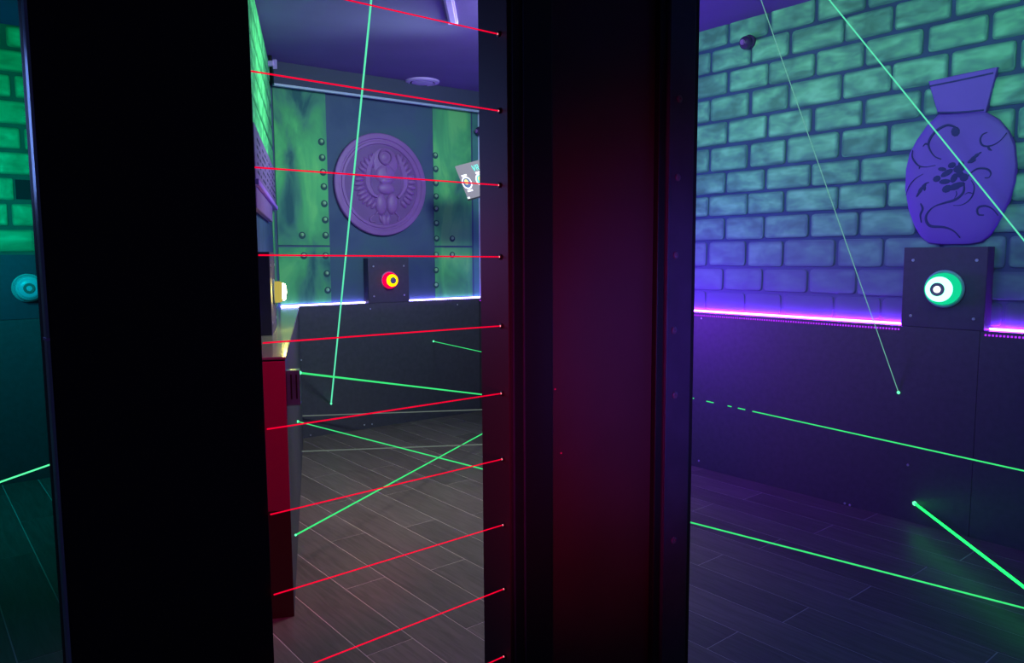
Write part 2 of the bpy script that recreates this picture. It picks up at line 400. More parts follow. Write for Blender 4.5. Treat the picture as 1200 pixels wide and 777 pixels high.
def fill(js):
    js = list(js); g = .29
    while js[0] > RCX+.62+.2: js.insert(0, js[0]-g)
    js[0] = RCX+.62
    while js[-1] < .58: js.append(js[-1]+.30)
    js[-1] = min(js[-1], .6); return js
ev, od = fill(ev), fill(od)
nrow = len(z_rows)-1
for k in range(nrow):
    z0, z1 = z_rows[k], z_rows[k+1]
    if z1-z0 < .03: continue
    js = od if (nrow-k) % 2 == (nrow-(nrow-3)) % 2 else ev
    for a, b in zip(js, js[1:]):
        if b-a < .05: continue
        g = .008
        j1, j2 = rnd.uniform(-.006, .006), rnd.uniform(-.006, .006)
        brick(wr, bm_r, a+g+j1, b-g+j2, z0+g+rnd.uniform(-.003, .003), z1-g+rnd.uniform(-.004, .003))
# green plate at the corner end of the right wall
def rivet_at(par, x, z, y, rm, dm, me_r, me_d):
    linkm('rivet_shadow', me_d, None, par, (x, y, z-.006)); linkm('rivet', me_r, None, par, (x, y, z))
riv = lathe(bmesh.new(), [(.015, 0), (.0145, -.007), (.009, -.012), (0, -.014)], 12); rme = bpy.data.meshes.new('rivet'); bmesh.ops.recalc_face_normals(riv, faces=riv.faces); riv.to_mesh(rme); riv.free(); rme.materials.append(m_rivet)
for p in rme.polygons: p.use_smooth = True
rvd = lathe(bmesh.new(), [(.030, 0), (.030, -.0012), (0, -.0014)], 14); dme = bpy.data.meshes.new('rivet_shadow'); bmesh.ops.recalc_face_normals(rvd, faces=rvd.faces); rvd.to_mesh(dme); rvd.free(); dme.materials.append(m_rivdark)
def plate(par, pts_or_rect, y=.0, t=.006, m=m_plate, name='steel_plate'):
    x0, x1, z0, z1 = pts_or_rect
    return link(name, bx(x0, x1, -t, 0, z0, z1, bev=.002), m, par)
seamz = BW.px(350, 288.5)[1]
plate(wr, (RCX+.02, RCX+.58, seamz+.008, CEIL-.02)); plate(wr, (RCX+.02, RCX+.58, LEDGE+.01, seamz-.008))
for z in (seamz+.07, seamz-.07, seamz+.25, seamz-.25, seamz+.45, seamz+.65):
    rivet_at(wr, RCX+.07, z, -.006, 0, 0, rme, dme)

wb = wall('wall_back', BW, -3.7, RIGHT_CORNER+.2, 0, CEIL, .1, m_backwall)
# painted steel plates with rivets on the back wall
lx0 = LC+.02; lx1 = BW.px(385, 250)[0]; rx0 = BW.px(508.5, 250)[0]; rx1 = BW.px(552.5, 250)[0]
for (a, b) in ((lx0, lx1), (rx0, rx1)):
    plate(wb, (a, b, seamz+.008, 2.95)); plate(wb, (a, b, LEDGE+.02, seamz-.008))
link('teal_strip', bx(rx1+.018, RIGHT_CORNER, -.004, 0, LEDGE+.01, 2.9, bev=.001), m_strip, wb)
for px, py in ((376.5, 165.5), (377.5, 184), (378.5, 201), (379.5, 218), (380, 238), (381, 257), (381.5, 275), (354, 275), (356, 299), (381.5, 299), (383, 320), (384, 339.5),
               (510, 181.5), (510.5, 197.5), (510.8, 214), (511, 229.5), (511, 244), (511.3, 261), (511.5, 279), (530, 279), (530, 298), (511, 298), (511, 316), (511, 333.5)):
    x, z = BW.px(px, py, -.006)
    rivet_at(wb, x, z, -.006, 0, 0, rme, dme)
# brickwork of the bay left of the partition (same wall, farther left)
bm_l = brick_mesh(); bm_l.materials.append(m_brick_l)
zl = [BW.px(20, y)[1] for y in (297, 267, 237, 207, 177, 148, 117, 87, 58)]
backing = link('mortar_field', bx(-3.65, -1.9, -.004, 0, LEDGE, CEIL), m_mortar_l, wb)
def lj(xs, y): return [BW.px(x, y)[0] for x in xs]
rowsl = [[-60, -8, 37, 90], [-38, 6, 50, 100], [-60, -5, 15, 34, 80], [-38, 26, 70, 120], [-60, -25, 17, 62, 110], [-44, 0, 26, 68], [-60, -10, 45, 100], [-30, 17, 60, 110], [-60, 20, 70]]
rowsl = [[-60, 35, 90], [-25, 4, 46, 95], [-50, -10, 13, 34, 80], [-38, -8, 35, 85], [-28, 25, 70], [-50, -6, 37, 90], [-30, 18, 62], [-45, 45, 100]]
for k, xs in enumerate(rowsl):
    if k >= len(zl)-1: break
    z0, z1 = zl[k], zl[k+1]; js = lj(xs, 150)
    for i, (a, b) in enumerate(zip(js, js[1:])):
        if k == 2 and i == 2:
            link('brick_gap', bx(a+.0, b-.0, -.008, -.004, z0+.02, z1-.02), m_hole, wb); continue
        o = brick(wb, bm_l, a+.012, b-.012, z0+.012, z1-.012, .014); o.location.y = -.003
for k in (0,):
    z0 = zl[0]-.035
    for a, b in ((-60, 8), (9, 60)):
        a, b = BW.px(a, 150)[0], BW.px(b, 150)[0]; o = brick(wb, bm_l, a+.012, b-.012, z0, zl[0]-.012, .012); o.location.y = -.003
for a, b in ((-60, 10), (12, 70)):
    a, b = BW.px(a, 150)[0], BW.px(b, 150)[0]; o = brick(wb, bm_l, a+.012, b-.012, zl[-1]+.01, CEIL-.01, .012); o.location.y = -.003

# partition on the left of the back room
wl = wall('wall_left', LW, -3.05, .05, 0, CEIL, .14, m_mortar)
bm_p = brick_mesh(); bm_p.materials.append(m_brick_p)
for k in range(7):
    z0 = 1.87+.165*k; z1 = min(z0+.165, CEIL)
    x = -3.05 + (.15 if k % 2 else 0)
    while x < 0:
        b = min(x+.30, 0); brick(wl, bm_p, max(x, -3.05)+.01, b-.008, z0+.01, z1-.01, .010); x += .30
link('steel_plate', bx(-.30, -.01, -.006, 0, LEDGE+.01, 1.86, bev=.002), m_plate, wl)
# low wall with ledge along the partition (red light on its end is put into the colour)
cx0, _ = 0, 0
pe = onz(335, 418, LEDGE)-LW.o; ex_ = pe.dot(LW.ex); ey_ = pe.dot(LW.ey)
pf = onz(350, 362, LEDGE)-LW.o; ey2 = pf.dot(LW.ey); ED = (ey_+ey2)/2
low = thing('low_ledge', 'low dark ledge wall with an end coloured as lit red, running along the brick partition', 'low wall', LW.o, LW.ang)
link('core', bx(ex_+.012, -.0, ED+.004, -.001, 0, LEDGE-.012), m_wain, low)
lt = link('ledge_top', bx(ex_, -.0, ED, -.001, LEDGE-.012, LEDGE, bev=.002), m_ledge, low); lt['label'] = 'glossy ledge top catching yellow and green light'
zr = LW.px(330, 611, 0)[1]
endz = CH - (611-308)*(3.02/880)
rp = link('end_red_light', bx(ED+.004, -.001, -ex_-.012, -ex_, endz, LEDGE-.02, bev=.001), m_end_redlit, low); rp.rotation_euler = (0, 0, 0)
bpy.data.objects.remove(rp)
rp = link('end_panel', bx(ex_, ex_+.012, ED+.004, -.001, endz, LEDGE-.018, bev=.001), m_end_redlit, low); rp['label'] = 'upper part of the end, coloured as lit red'
rp2 = link('end_panel', bx(ex_, ex_+.012, ED+.004, -.001, 0.0, endz-.004, bev=.001), m_end_shade, low); rp2['label'] = 'lower part of the end, coloured as in shade'
bz0 = CH-(483-308)*3.06/880; bz1 = CH-(441-308)*3.06/880
vp = thing('slotted_box', 'small grey-green metal box with two upright slots, on the side of the low ledge wall', 'emitter box', LW.w(ex_+.03, ED, bz0), LW.ang)
link('housing', bx(0, .05, -.052, .003, 0, bz1-bz0, bev=.002), m_metalplate, vp)
for q in (-.040, -.019): link('slot', bx(-.0015, .001, q, q+.006, .028, bz1-bz0-.016), m_dark, vp)
BOXTOP = LW.w(ex_+.04, ED-.050, bz1-.012)
# violet carved plaque on the partition
pq = thing('carved_plaque', 'violet carved plaque with a bright lower moulding, high on the brick partition', 'wall relief', LW.w(0, 0, 0), LW.ang)
def pqx(x, y): return LW.px(x, y, -.03)
P1 = pqx(319.5, 194); P2 = pqx(319.5, 239)
zt_, zb_ = P1[1], P2[1]
xa, xb = -2.4, -.30
link('panel', slab(bmesh.new(), [(xa, zb_), (xb, zb_), (xb, zt_), (xa, zt_)], -.03, 0, .004), m_purple, pq)
o = link('moulding', bx(xa-.02, xb+.01, -.045, 0, zb_-.015, zb_+.015, bev=.004), m_purple_hi, pq); o['label'] = 'bright violet moulding'
link('lower_panel', bx(xa, xb-.55, -.030, 0, zb_-.13, zb_-.02, bev=.005), m_purple, pq)
gb = bmesh.new()
for k in range(5):
    for j in range(9):
        x = xa+.15+j*.22+rnd.uniform(-.03, .03); z = zt_-.06-k*(zt_-zb_-.1)/4.5
        box(gb, x, x+rnd.uniform(.05, .16), -.0315, -.029, z, z+.012)
link('carved_dashes', gb, m_purple_dk, pq, kind='stuff')

# ------------------------------------------------------------------ wainscots (dark panelling under the ledge)
scr = screw_mesh(.007, .003); scr.materials.append(m_screw_l)
def wainscot(par, x0, x1, d, seams, screws=()):
    xs = [x0]+seams+[x1]
    for a, b in zip(xs, xs[1:]):
        link('wainscot_panel', bx(a+.0008, b-.0008, -d, -.001, 0, LEDGE-.001, bev=.001), m_wain, par)
    for x, z in screws: linkm('screw', scr, None, par, (x, -d-.0002, z))
rsx = [RW.px(x, y, -.1) for x, y in ((822, 373), (819, 540), (990, 590), (996, 592), (1064, 545))]
wainscot(wr, RCX+.09, .6, .1, [-3.9, -1.45], rsx)
bsx = [BW.px(x, y, -.09) for x, y in ((353, 422), (434, 362), (500, 352), (427, 498), (436, 497), (364, 510), (536, 357))]
wainscot(wb, LC-.0, RIGHT_CORNER+.0, .09, [], bsx)
wainscot(wb, -3.65, LC-.2, .09, [], [])

# ------------------------------------------------------------------ button boxes
scb = screw_mesh(.008, .003); scb.materials.append(m_screw_l)
def button(par, x, y, z, k, drum, face, rim, cap):
    """large dome push button: bezel, drum, dome, ring, cap; axis along local -y"""
    c = (x, y, z)
    link('bezel', lathe(bmesh.new(), [(.100*k, 0), (.100*k, -.008*k), (.092*k, -.012*k), (.084*k, -.006*k), (.084*k, 0)], 40, c=c), rim, par, True)
    link('drum', lathe(bmesh.new(), [(.084*k, -.002*k), (.083*k, -.046*k), (.078*k, -.062*k), (.062*k, -.072*k)], 40, c=c), drum, par, True)
    link('dome', lathe(bmesh.new(), [(.066*k, -.070*k), (.064*k, -.084*k), (.056*k, -.091*k), (.033*k, -.094*k), (.033*k, -.088*k)], 40, c=c), face, par, True)
    link('ring', lathe(bmesh.new(), [(.036*k, -.088*k), (.036*k, -.098*k), (.032*k, -.102*k), (.019*k, -.101*k), (.018*k, -.092*k)], 28, c=c), m_ring, par, True)
    link('cap', lathe(bmesh.new(), [(.018*k, -.094*k), (.017*k, -.102*k), (0, -.105*k)], 24, c=c), cap, par, True)
m_ring = mat('button_ring', (.14, .20, .20), .4)
e_gd = emis('button_green', (.005, .62, .28), 1.1); e_gf = emis('button_green_face', (.24, 1, .62), 3.8); e_wc = emis('button_white', (1, 1, 1), 1.6)
e_rd = emis('button_red', (1, .0, .04), 2.0); e_yf = emis('button_yellow_face', (1, .72, .0), 2.2)
e_yd = emis('button_amber', (.50, .40, .08), 1.0); e_wf = emis('button_warm_face', (1, .85, .18), 150)
m_td = mat('button_teal_added_glow', (.05, .45, .50), .35, emit=(.0, .35, .42), estr=.25); m_tf = mat('button_teal_face', (.05, .35, .42), .3, emit=(.0, .45, .6), estr=.30)  # unlit button, its teal given a faint added glow
m_bz = mat('bezel_teal', (.20, .42, .45), .4)
m_bzp = mat('bezel_pink', (.45, .12, .35), .4)
m_cp = mat('cap_violet', (.20, .08, .30), .4)
def buttonbox(fr, x0, x1, z0, z1, d, bxz, k, mats, label, group=None):
    t = thing('button_box', label, 'push button', fr.w((x0+x1)/2, 0, z0), fr.ang)
    cx = (x0+x1)/2
    link('housing', bx(x0-cx, x1-cx, -d, -.001, 0, z1-z0, bev=.003), m_box, t)
    for sx in (x0-cx+.05, x1-cx-.05):
        for sz in (.06, z1-z0-.07): linkm('screw', scb, None, t, (sx, -d-.0002, sz))
    button(t, bxz[0]-cx, -d, bxz[1]-z0, k, *mats)
    return t
# right
D = .102
x0 = RW.px(1057.5, 340, -D)[0]; x1 = RW.px(1155.5, 340, -D)[0]; zt = RW.px(1106, 289.5, -D)[1]
buttonbox(RW, x0, x1, LEDGE, zt, D, RW.px(1107, 338.5, -D), 1.0, (e_gd, e_gf, m_bz, e_wc), 'black box with a glowing green and white round button, under the vase relief')
RBX = (x0, x1)
# back
D2 = .092
x0 = BW.px(432, 340, -D2)[0]; x1 = BW.px(479.5, 340, -D2)[0]; zt = BW.px(455, 302.5, -D2)[1]
buttonbox(BW, x0, x1, LEDGE, zt, D2, BW.px(456, 328.5, -D2), .80, (e_rd, e_yf, m_bzp, m_cp), 'black box with a glowing red and yellow round button, under the scarab medallion')
BBX = (x0, x1)
# partition: seen edge on
pb = onz(324.5, 383, LEDGE)-LW.o; bx1 = pb.dot(LW.ex); bd = -pb.dot(LW.ey); bd = max(.03, min(bd, .12))
zt = LW.px(322, 299, -bd)[1]
yb = LW.px(324, 339, -bd)[1]
buttonbox(LW, bx1-.5, bx1, LEDGE, 1.53, bd, (bx1-.25, yb), .70, (e_yd, e_wf, m_bezel, e_wc), 'black box with a glowing yellow button seen side on, on the brick partition')
# far left bay
D4 = .092
x0 = BW.px(-40, 340, -D4)[0]; bxz = BW.px(33, 337.5, -D4); x1 = bxz[0]+.24
zt = BW.px(20, 298.5, -D4)[1]
buttonbox(BW, x0, x1, LEDGE, zt, D4, bxz, .95, (m_td, m_tf, m_bz, m_tf), 'black box with an unlit teal round button, beside the wide post')

# ------------------------------------------------------------------ LED strips on the ledges
def led(fr, segs, y, label, dots=True, glow=None):
    t = thing('led_strip', label, 'light strip', fr.w((segs[0][0]+segs[0][1])/2, y, LEDGE), fr.ang, 'light strips on the ledges')
    c = (segs[0][0]+segs[0][1])/2
    for a, b in segs:
        link('glowing_tube', bx(a-c, b-c, -.006, .004, .006, .013, bev=.002), e_led, t)
        link('strip_back', bx(a-c, b-c, .006, .014, .0, .007), glow or e_led_v, t)
        if dots:
            bm = bmesh.new(); n = int((b-a)/.0167)
            for i in range(n):
                x = a-c+(i+.5)*(b-a)/n; box(bm, x-.0045, x+.0045, -.075, -.0715, -.024, -.014)
            link('led_beads', bm, e_dot, t, kind='stuff')
    return t
led(RW, [(RCX+.1, RBX[0]-.002)], -.03, 'long violet light strip between the middle column and the vase box, below the brick mural')
led(RW, [(RBX[1]+.002, .58)], -.03, 'short violet light strip beyond the vase box, at the edge of the photo')
led(BW, [(LC+.02, BBX[0]-.002)], -.025, 'bluish light strip on the back ledge between partition and red button box', dots=False, glow=e_led_b)
led(BW, [(BBX[1]+.002, RIGHT_CORNER-.02)], -.025, 'bluish light strip on the back ledge between red button box and room corner', dots=False, glow=e_led_b)
# vertical light-coloured corner bead
link('trim_1', bx(-.006, .006, -.006, .006, LEDGE, CEIL), m_steel, kind='structure').location = BW.w(RIGHT_CORNER-.008, -.008, 0)

# ------------------------------------------------------------------ bulkhead over the back wall
q0 = onz(315, 73, CEIL); q1 = onz(562, 112, CEIL)
bo = (q0+q1)/2; dep = -min((q0-BW.o).dot(BW.ey), (q1-BW.o).dot(BW.ey)); dep = max(.1, min(dep, .6))
zb = (BW.px(315, 100, -dep)[1]+BW.px(562, 132, -dep)[1])/2
bk = link('trim_2', bx(LC, RIGHT_CORNER-.005, -dep, -.001, zb+.022, CEIL), m_bulk, kind='structure'); bk.location = BW.o; bk.rotation_euler = (0, 0, BW.ang)
link('bulkhead_edge', bx(LC, RIGHT_CORNER-.005, -dep-.004, -dep+.03, zb+.004, zb+.022, bev=.002), m_bulk_lit, bk)

# ------------------------------------------------------------------ scarab medallion
def medallion():
    cx, cz = BW.px(447.5, 216.5, -.03)
    R = (BW.px(447, 157, -.03)[1]-BW.px(447, 277, -.03)[1])/2
    t = thing('scarab_medallion', 'large round violet medallion with a winged scarab relief on the back wall', 'wall relief', BW.w(cx, 0, cz), BW.ang)
    prof = [(R, 0), (R, -.03), (R*.985, -.036), (R*.90, -.037), (R*.885, -.028), (R*.855, -.028), (R*.845, -.036), (R*.80, -.037), (R*.785, -.026)]
    link('disc', lathe(bmesh.new(), prof, 64), m_purple, t, True)
    y = -.026
    link('field', lathe(bmesh.new(), [(R*.79, -.026), (0, -.026)], 48), m_recess_shade, t)
    def P(x, yy):                                       # crop point -> local
        a = BW.px(380+x/5.18, 140+yy/5.18, -.03); return a[0]-cx, a[1]-cz
    s = R/310.0
    def E(bm, x, yy, a, b, h, rot=0):
        X, Z = P(x, yy); return ellip(bm, X, Z, a*s*1.14, b*s, h, y, rot)
    link('thorax', E(bmesh.new(), 376, 420, 52, 38, .030), m_purple, t, True)
    link('wing_case', E(bmesh.new(), 344, 515, 37, 68, .034, .05), m_purple, t, True)
    link('wing_case', E(bmesh.new(), 412, 512, 37, 68, .034, -.05), m_purple, t, True)
    link('head', E(bmesh.new(), 372, 335, 62, 62, .026), m_purple, t, True)
    link('clypeus', E(bmesh.new(), 372, 372, 40, 26, .028), m_purple, t, True)
    link('shoulders', E(bmesh.new(), 370, 262, 76, 88, .010), m_purple, t, True)
    X, Z = P(369, 230)
    bm = bmesh.new(); rr = .0
    n = 28; k = 10; R1 = 42*s; R2 = 8*s
    for i in range(n):
        pass
    ringp = [(R1+R2, y), (R1+R2*.6, y-.022), (R1, y-.027), (R1-R2*.6, y-.022), (R1-R2, y)]
    link('sun_ring', lathe(bm, ringp, 32, c=(X, 0, Z)), m_purple, t, True)
    link('sun_disc', ellip(bmesh.new(), X, Z, 32*s, 32*s, .016, y), m_purple, t, True)
    link('ring_bar', ellip(bmesh.new(), *P(370, 285), 44*s, 8*s, .016, y, 0), m_purple, t, True)
    link('head_ridge', E(bmesh.new(), 372, 315, 7, 34, .030), m_purple, t, True)
    for x, yy, a, b, r in ((366, 615, 18, 36, .1), (388, 612, 14, 34, -.15), (345, 605, 10, 26, .4)): link('tail_feather', E(bmesh.new(), x, yy, a, b, .016, r), m_purple, t, True)
    # inner wings
    link('inner_wing', ribbon(bmesh.new(), [P(300, 210), P(268, 300), P(262, 390), P(290, 450), P(322, 470)], 54*s, y, .020), m_purple, t, True)
    link('inner_wing', ribbon(bmesh.new(), [P(440, 215), P(470, 290), P(490, 380), P(475, 440), P(445, 475)], 54*s, y, .020), m_purple, t, True)
    # feathers: left fan, then right fan
    for (ax, ay, bx_, by) in ((272, 215, 300, 290), (243, 232, 285, 300), (222, 256, 272, 310), (208, 285, 262, 325), (190, 330, 250, 340), (182, 362, 240, 360), (180, 392, 240, 385), (186, 425, 245, 410),
                              (200, 458, 255, 430), (212, 485, 268, 450), (232, 508, 282, 465), (258, 525, 300, 480), (285, 540, 315, 500),
                              (468, 215, 452, 290), (492, 240, 462, 300), (512, 268, 475, 315), (532, 300, 490, 335), (545, 345, 500, 355), (552, 385, 505, 380), (552, 420, 508, 405), (545, 455, 500, 430), (535, 488, 492, 455), (520, 515, 480, 475), (495, 535, 465, 495)):
        A = P(ax, ay); B = P(bx_, by); L = hypot(A[0]-B[0], A[1]-B[1])
        link('feather', ellip(bmesh.new(), (A[0]+B[0])/2, (A[1]+B[1])/2, L/2*1.15, 15*s, .022, y, atan2(B[1]-A[1], B[0]-A[0]), 12, 3), m_purple, t, True)
    for pts in (((300, 580), (280, 600), (285, 620), (310, 618)), ((440, 580), (452, 590), (448, 612), (460, 625)), ((330, 560), (310, 575)), ((425, 560), (440, 575))):
        link('leg', ribbon(bmesh.new(), [P(*p) for p in pts], 12*s, y, .012), m_purple, t, True)
medallion()

# ------------------------------------------------------------------ vase relief
def vase():
    d = -.045
    cx, cz = RW.px(1122, 285, -.0)
    t = thing('vase_relief', 'violet vase relief with dark scrolling flower ornament, above the green button box', 'wall relief', RW.w(cx, 0, cz), RW.ang)
    def P(x, y, dd=d): a = RW.px(x, y, dd); return a[0]-cx, a[1]-cz
    body = [(1099, 133), (1085, 146), (1073, 163), (1064, 180), (1060, 198), (1059, 222), (1063, 246), (1070, 265), (1077, 277), (1086, 285), (1103, 287), (1120, 287), (1137, 286.5), (1149, 284), (1158, 276), (1165, 266), (1174, 250), (1182, 233), (1188, 212), (1190, 193), (1188, 170), (1181, 153), (1169, 139), (1153, 130), (1126, 132.5)]
    pts = [P(*p) for p in body]
    n = len(pts); bm = bmesh.new(); mx = sum(p[0] for p in pts)/n; mz = sum(p[1] for p in pts)/n
    prev = None
    for sc, y in ((1, 0), (1, -.025), (.985, -.034), (.93, -.041), (.75, -.0445), (.4, -.045)):
        cur = [bm.verts.new((mx+(x-mx)*sc, y, mz+(z-mz)*sc)) for x, z in pts]
        if prev:
            for i in range(n): bm.faces.new((prev[i], prev[(i+1) % n], cur[(i+1) % n], cur[i]))
        prev = cur
    bm.faces.new(prev)
    link('body', bm, m_vase, t, True)
    neck = [P(1087, 95), P(1098, 132.5), P(1126, 133), P(1154, 131), P(1168, 78), P(1127, 86)]
    link('neck', slab(bmesh.new(), neck, -.036, 0, .006), m_vase, t)
    y = -.0445
    link('rim_line', ribbon(bmesh.new(), [P(1089.5, 101, -.037), P(1127, 93.5, -.037), P(1164, 85.5, -.037)], .010, -.0355, .0025, False), m_vase_dk, t)
    link('neck_line', ribbon(bmesh.new(), [P(1099, 132, -.037), P(1126, 131.5, -.037), P(1153, 129, -.037)], .010, -.0355, .003, False), m_vase_dk, t)
    A = lambda x, yy: P(1000+x/5.975, 120+yy/5.975)       # first enlargement
    B = lambda x, yy: P(1040+x/3.2375, 60+yy/3.2375)      # second
    W = .016
    for conv, wd, pts in (
        (A, 1.5, ((735, 190), (700, 168), (655, 160), (600, 185), (560, 220), (535, 260), (526, 300), (540, 340), (572, 380), (615, 398))),
        (A, 1, ((526, 300), (505, 290), (487, 308))),
        (A, 1, ((938, 210), (905, 225), (888, 260), (898, 295), (930, 308), (980, 298), (1030, 265), (1075, 212))),
        (A, 1.2, ((940, 305), (952, 328), (970, 336))),
        (A, .9, ((415, 335), (410, 375), (425, 410), (460, 445), (510, 452), (575, 440))),
        (A, .8, ((465, 447), (460, 467))),
        (A, .5, ((490, 500), (440, 530), (400, 570), (378, 615), (370, 650))),
        (A, 1.1, ((800, 520), (825, 492), (865, 466), (910, 462), (948, 474), (962, 500), (948, 526), (920, 528))),
        (A, 1.5, ((770, 560), (775, 610), (755, 650), (705, 685), (635, 705), (570, 727), (520, 768))),
        (B, 1.5, ((168, 595), (148, 620), (147, 645), (165, 664), (215, 668), (250, 682), (275, 708))),
        (A, .8, ((825, 545), (846, 590), (835, 650), (800, 695), (750, 720), (700, 722))),
        (A, .6, ((840, 640), (805, 632), (780, 645))),
        (A, .6, ((720, 620), (722, 645), (708, 672))),
        (B, 1.2, ((366, 622), (345, 620), (340, 602), (350, 590), (375, 588), (400, 600), (420, 624))),
        (B, 1.3, ((125, 578), (133, 598), (124, 622), (128, 650))),
        (A, .9, ((530, 560), (500, 572), (470, 610), (440, 662)))):
        link('scroll', ribbon(bmesh.new(), [conv(*p) for p in pts], W*wd*.62, y, .003), m_vase_dk, t)
    k = 1/5.975/880*4.4
    for x, yy, a, b, r in ((715, 205, 24, 32, .3), (622, 468, 26, 14, -.2), (690, 440, 24, 20, .2), (655, 495, 40, 20, .5), (585, 535, 24, 22, .3), (640, 555, 34, 18, 0),
                           (705, 530, 20, 34, -.4), (740, 465, 34, 28, .2), (730, 580, 44, 20, .15), (755, 430, 18, 18, 0), (655, 605, 30, 26, .4), (775, 525, 26, 28, -.4), (700, 600, 40, 16, .1), (745, 500, 22, 26, .3)):
        X, Z = A(x, yy); link('petal', ellip(bmesh.new(), X, Z, a*k*1.1, b*k*1.0, .003, y, r, 9, 2), m_vase_dk, t)
    for x, yy, a, b, r in ((820, 410, 20, 12, .6), (840, 392, 22, 14, .7), (862, 372, 18, 12, .6), (885, 355, 12, 6, .5), (838, 412, 20, 8, .5), (455, 640, 8, 24, -.5), (470, 615, 12, 26, -.5), (492, 590, 12, 26, -.6), (500, 605, 7, 16, -.2)):
        X, Z = A(x, yy); link('leaf', ellip(bmesh.new(), X, Z, a*k*1.1, b*k, .003, y, r, 8, 2), m_vase_dk, t)
vase()

# ------------------------------------------------------------------ black posts
# narrow post between left bay and back room view, wide post in the middle
lp = thing('wide_black_post', 'wide plain black post with a thin steel edge, facing the laser ports across the opening', 'post', PF.w(0, 0, 0), PF.ang)
xl = PF.px(52, 300)[0]; xr = PF.px(303, 300)[0]
link('front_panel', bx(xl, xr, 0, .09, 0, CEIL-.004, bev=.002), m_black, lp)
link('steel_edge', bx(xl-.0045, xl-.0005, -.002, .022, 0, CEIL-.004), m_steel, lp)
link('edge_joint', bx(xl-.0055, xl-.0003, -.003, .023, CH-.115, CH-.111), m_white, lp)

mp_ = thing('laser_post', 'black middle column with a maroon centre panel and a row of red laser ports', 'column', PF.w(0, 0, 0), PF.ang)
X = lambda px: PF.px(px, 388)[0]
a, b, c, d_, e, f = X(597), X(648), X(768), X(776), X(806), X(812)
g0 = a
side_len = .10
link('side_panel', bx(a, a+.012, .002, side_len, 0, CEIL-.004, bev=.001), m_side, mp_)
link('corner_post', bx(a+.004, b, 0, .05, 0, CEIL-.004, bev=.003), m_black, mp_)
for q in (600.5, 613): link('edge_strip', bx(X(q), X(q)+.003, -.003, .0, 0, CEIL-.004), m_channel, mp_)
link('centre_panel', bx(b+.001, c-.001, .010, .05, 0, CEIL-.004, bev=.001), m_maroon, mp_)
link('inner_edge', bx(c, d_, -.004, .05, 0, CEIL-.004, bev=.002), m_black, mp_)
ch = link('metal_channel', bx(d_+.001, e, -.010, .05, 0, CEIL-.004, bev=.002), m_channel, mp_)
link('edge_strip', bx(d_+.0015, d_+.008, -.013, -.010, 0, CEIL-.004, bev=.001), m_channel, mp_)
link('outer_edge', bx(e, f, -.004, .05, 0, CEIL-.004, bev=.002), m_black, mp_)
scm = screw_mesh(.0095, .004); scm.materials.append(m_screw)
for px, py in ((796, 116), (794, 208), (791.5, 299), (789.5, 387), (790.5, 463), (789, 633)):
    x, z = PF.px(px, py, -.010); linkm('screw', scm, None, ch, (x, -.0102, z))
# glowing dots stand in for laser port reflections on the maroon panel
for px, py in ((657.5, 531), (650.5, 456)):
    x, z = PF.px(px, py, .010); link('port_reflection', lathe(bmesh.new(), [(.0022, .010), (.0015, .0085), (0, .008)], 10, c=(x, 0, z)), emis('port_reflection', (.7, 0, .08), .6), mp_)

# ------------------------------------------------------------------ laser beams
SIDE = Fr(PF.w(a, 0, 0), -UU)                            # plane of the port face, facing -VV
LPF = Fr(PF.w(xr, 0, 0), -UU)                            # right face of the wide post
R_R = [(584, 40), (585, 130), (585, 217), (586, 301), (587, 382), (588, 461), (589, 538), (590, 615), (591, 690), (591, 769)]
R_L = [(288, -27), (292, 83), (297, 196), (303, 299), (308, 402), (313, 503), (317, 603), (321, 697), (325, 794), (329, 889)]
prt = lathe(bmesh.new(), [(.006, 0), (.006, -.002), (.003, -.003), (.003, -.001), (0, -.001)], 12); prm = bpy.data.meshes.new('laser_port'); prt.to_mesh(prm); prt.free(); prm.materials.append(m_dark)
ordn = ['topmost', 'second', 'third', 'fourth', 'fifth', 'sixth', 'seventh', 'eighth', 'ninth', 'lowest']
def beam(name, p, q, r, material, label, group, gaps=None, hot=None, r2=None):
    p = Vector(p); q = Vector(q); bm = bmesh.new()
    if gaps:
        for s0, s1 in gaps: tube(bm, (q-p)*s0, (q-p)*s1, r)
    else: tube(bm, Vector((0, 0, 0)), q-p, r)
    o = link(name, bm, material, loc=p, smooth=False); tag(o, label, 'laser beam', group)
    if hot:
        link('bright_end', ellip_ball(hot), e_port, o)
    return o
def ellip_ball(r):
    bm = bmesh.new(); bmesh.ops.create_icosphere(bm, subdivisions=1, radius=r); return bm
for i, (pr, pl) in enumerate(zip(R_R, R_L)):
    x, z = SIDE.px(*pr, -.001); A_ = SIDE.w(x, -.001, z)
    x2, z2 = LPF.px(*pl, .0); B_ = LPF.w(min(max(x2, -.088), -.002)*1.0, .0, z2) if False else LPF.w(x2, 0, z2)
    x2c = -.03; B_ = LPF.w(x2c, 0, z2 + (z2-z)*0.0)
    # keep the beam on its sight line: continue from A through the measured point to the post face
    B_ = LPF.w(x2, 0, z2)
    dirv = (B_-A_)
    beam('red_laser_ray', A_, A_+dirv*(1.0), .00135, e_red, f'{ordn[i]} of the ten red laser beams between the wide post and the middle column', 'red laser beams')
    pt = linkm('laser_port', prm, None, mp_); loc = PF.o; l = Vector((( A_-PF.o).dot(PF.ex), (A_-PF.o).dot(PF.ey), z)); pt.location = (a, l.y, z); pt.rotation_euler = (0, 0, -pi/2)
    tip = link('lens', lathe(bmesh.new(), [(.0022, -.0032), (.0012, -.0042), (0, -.0045)], 8), e_red_far, pt)

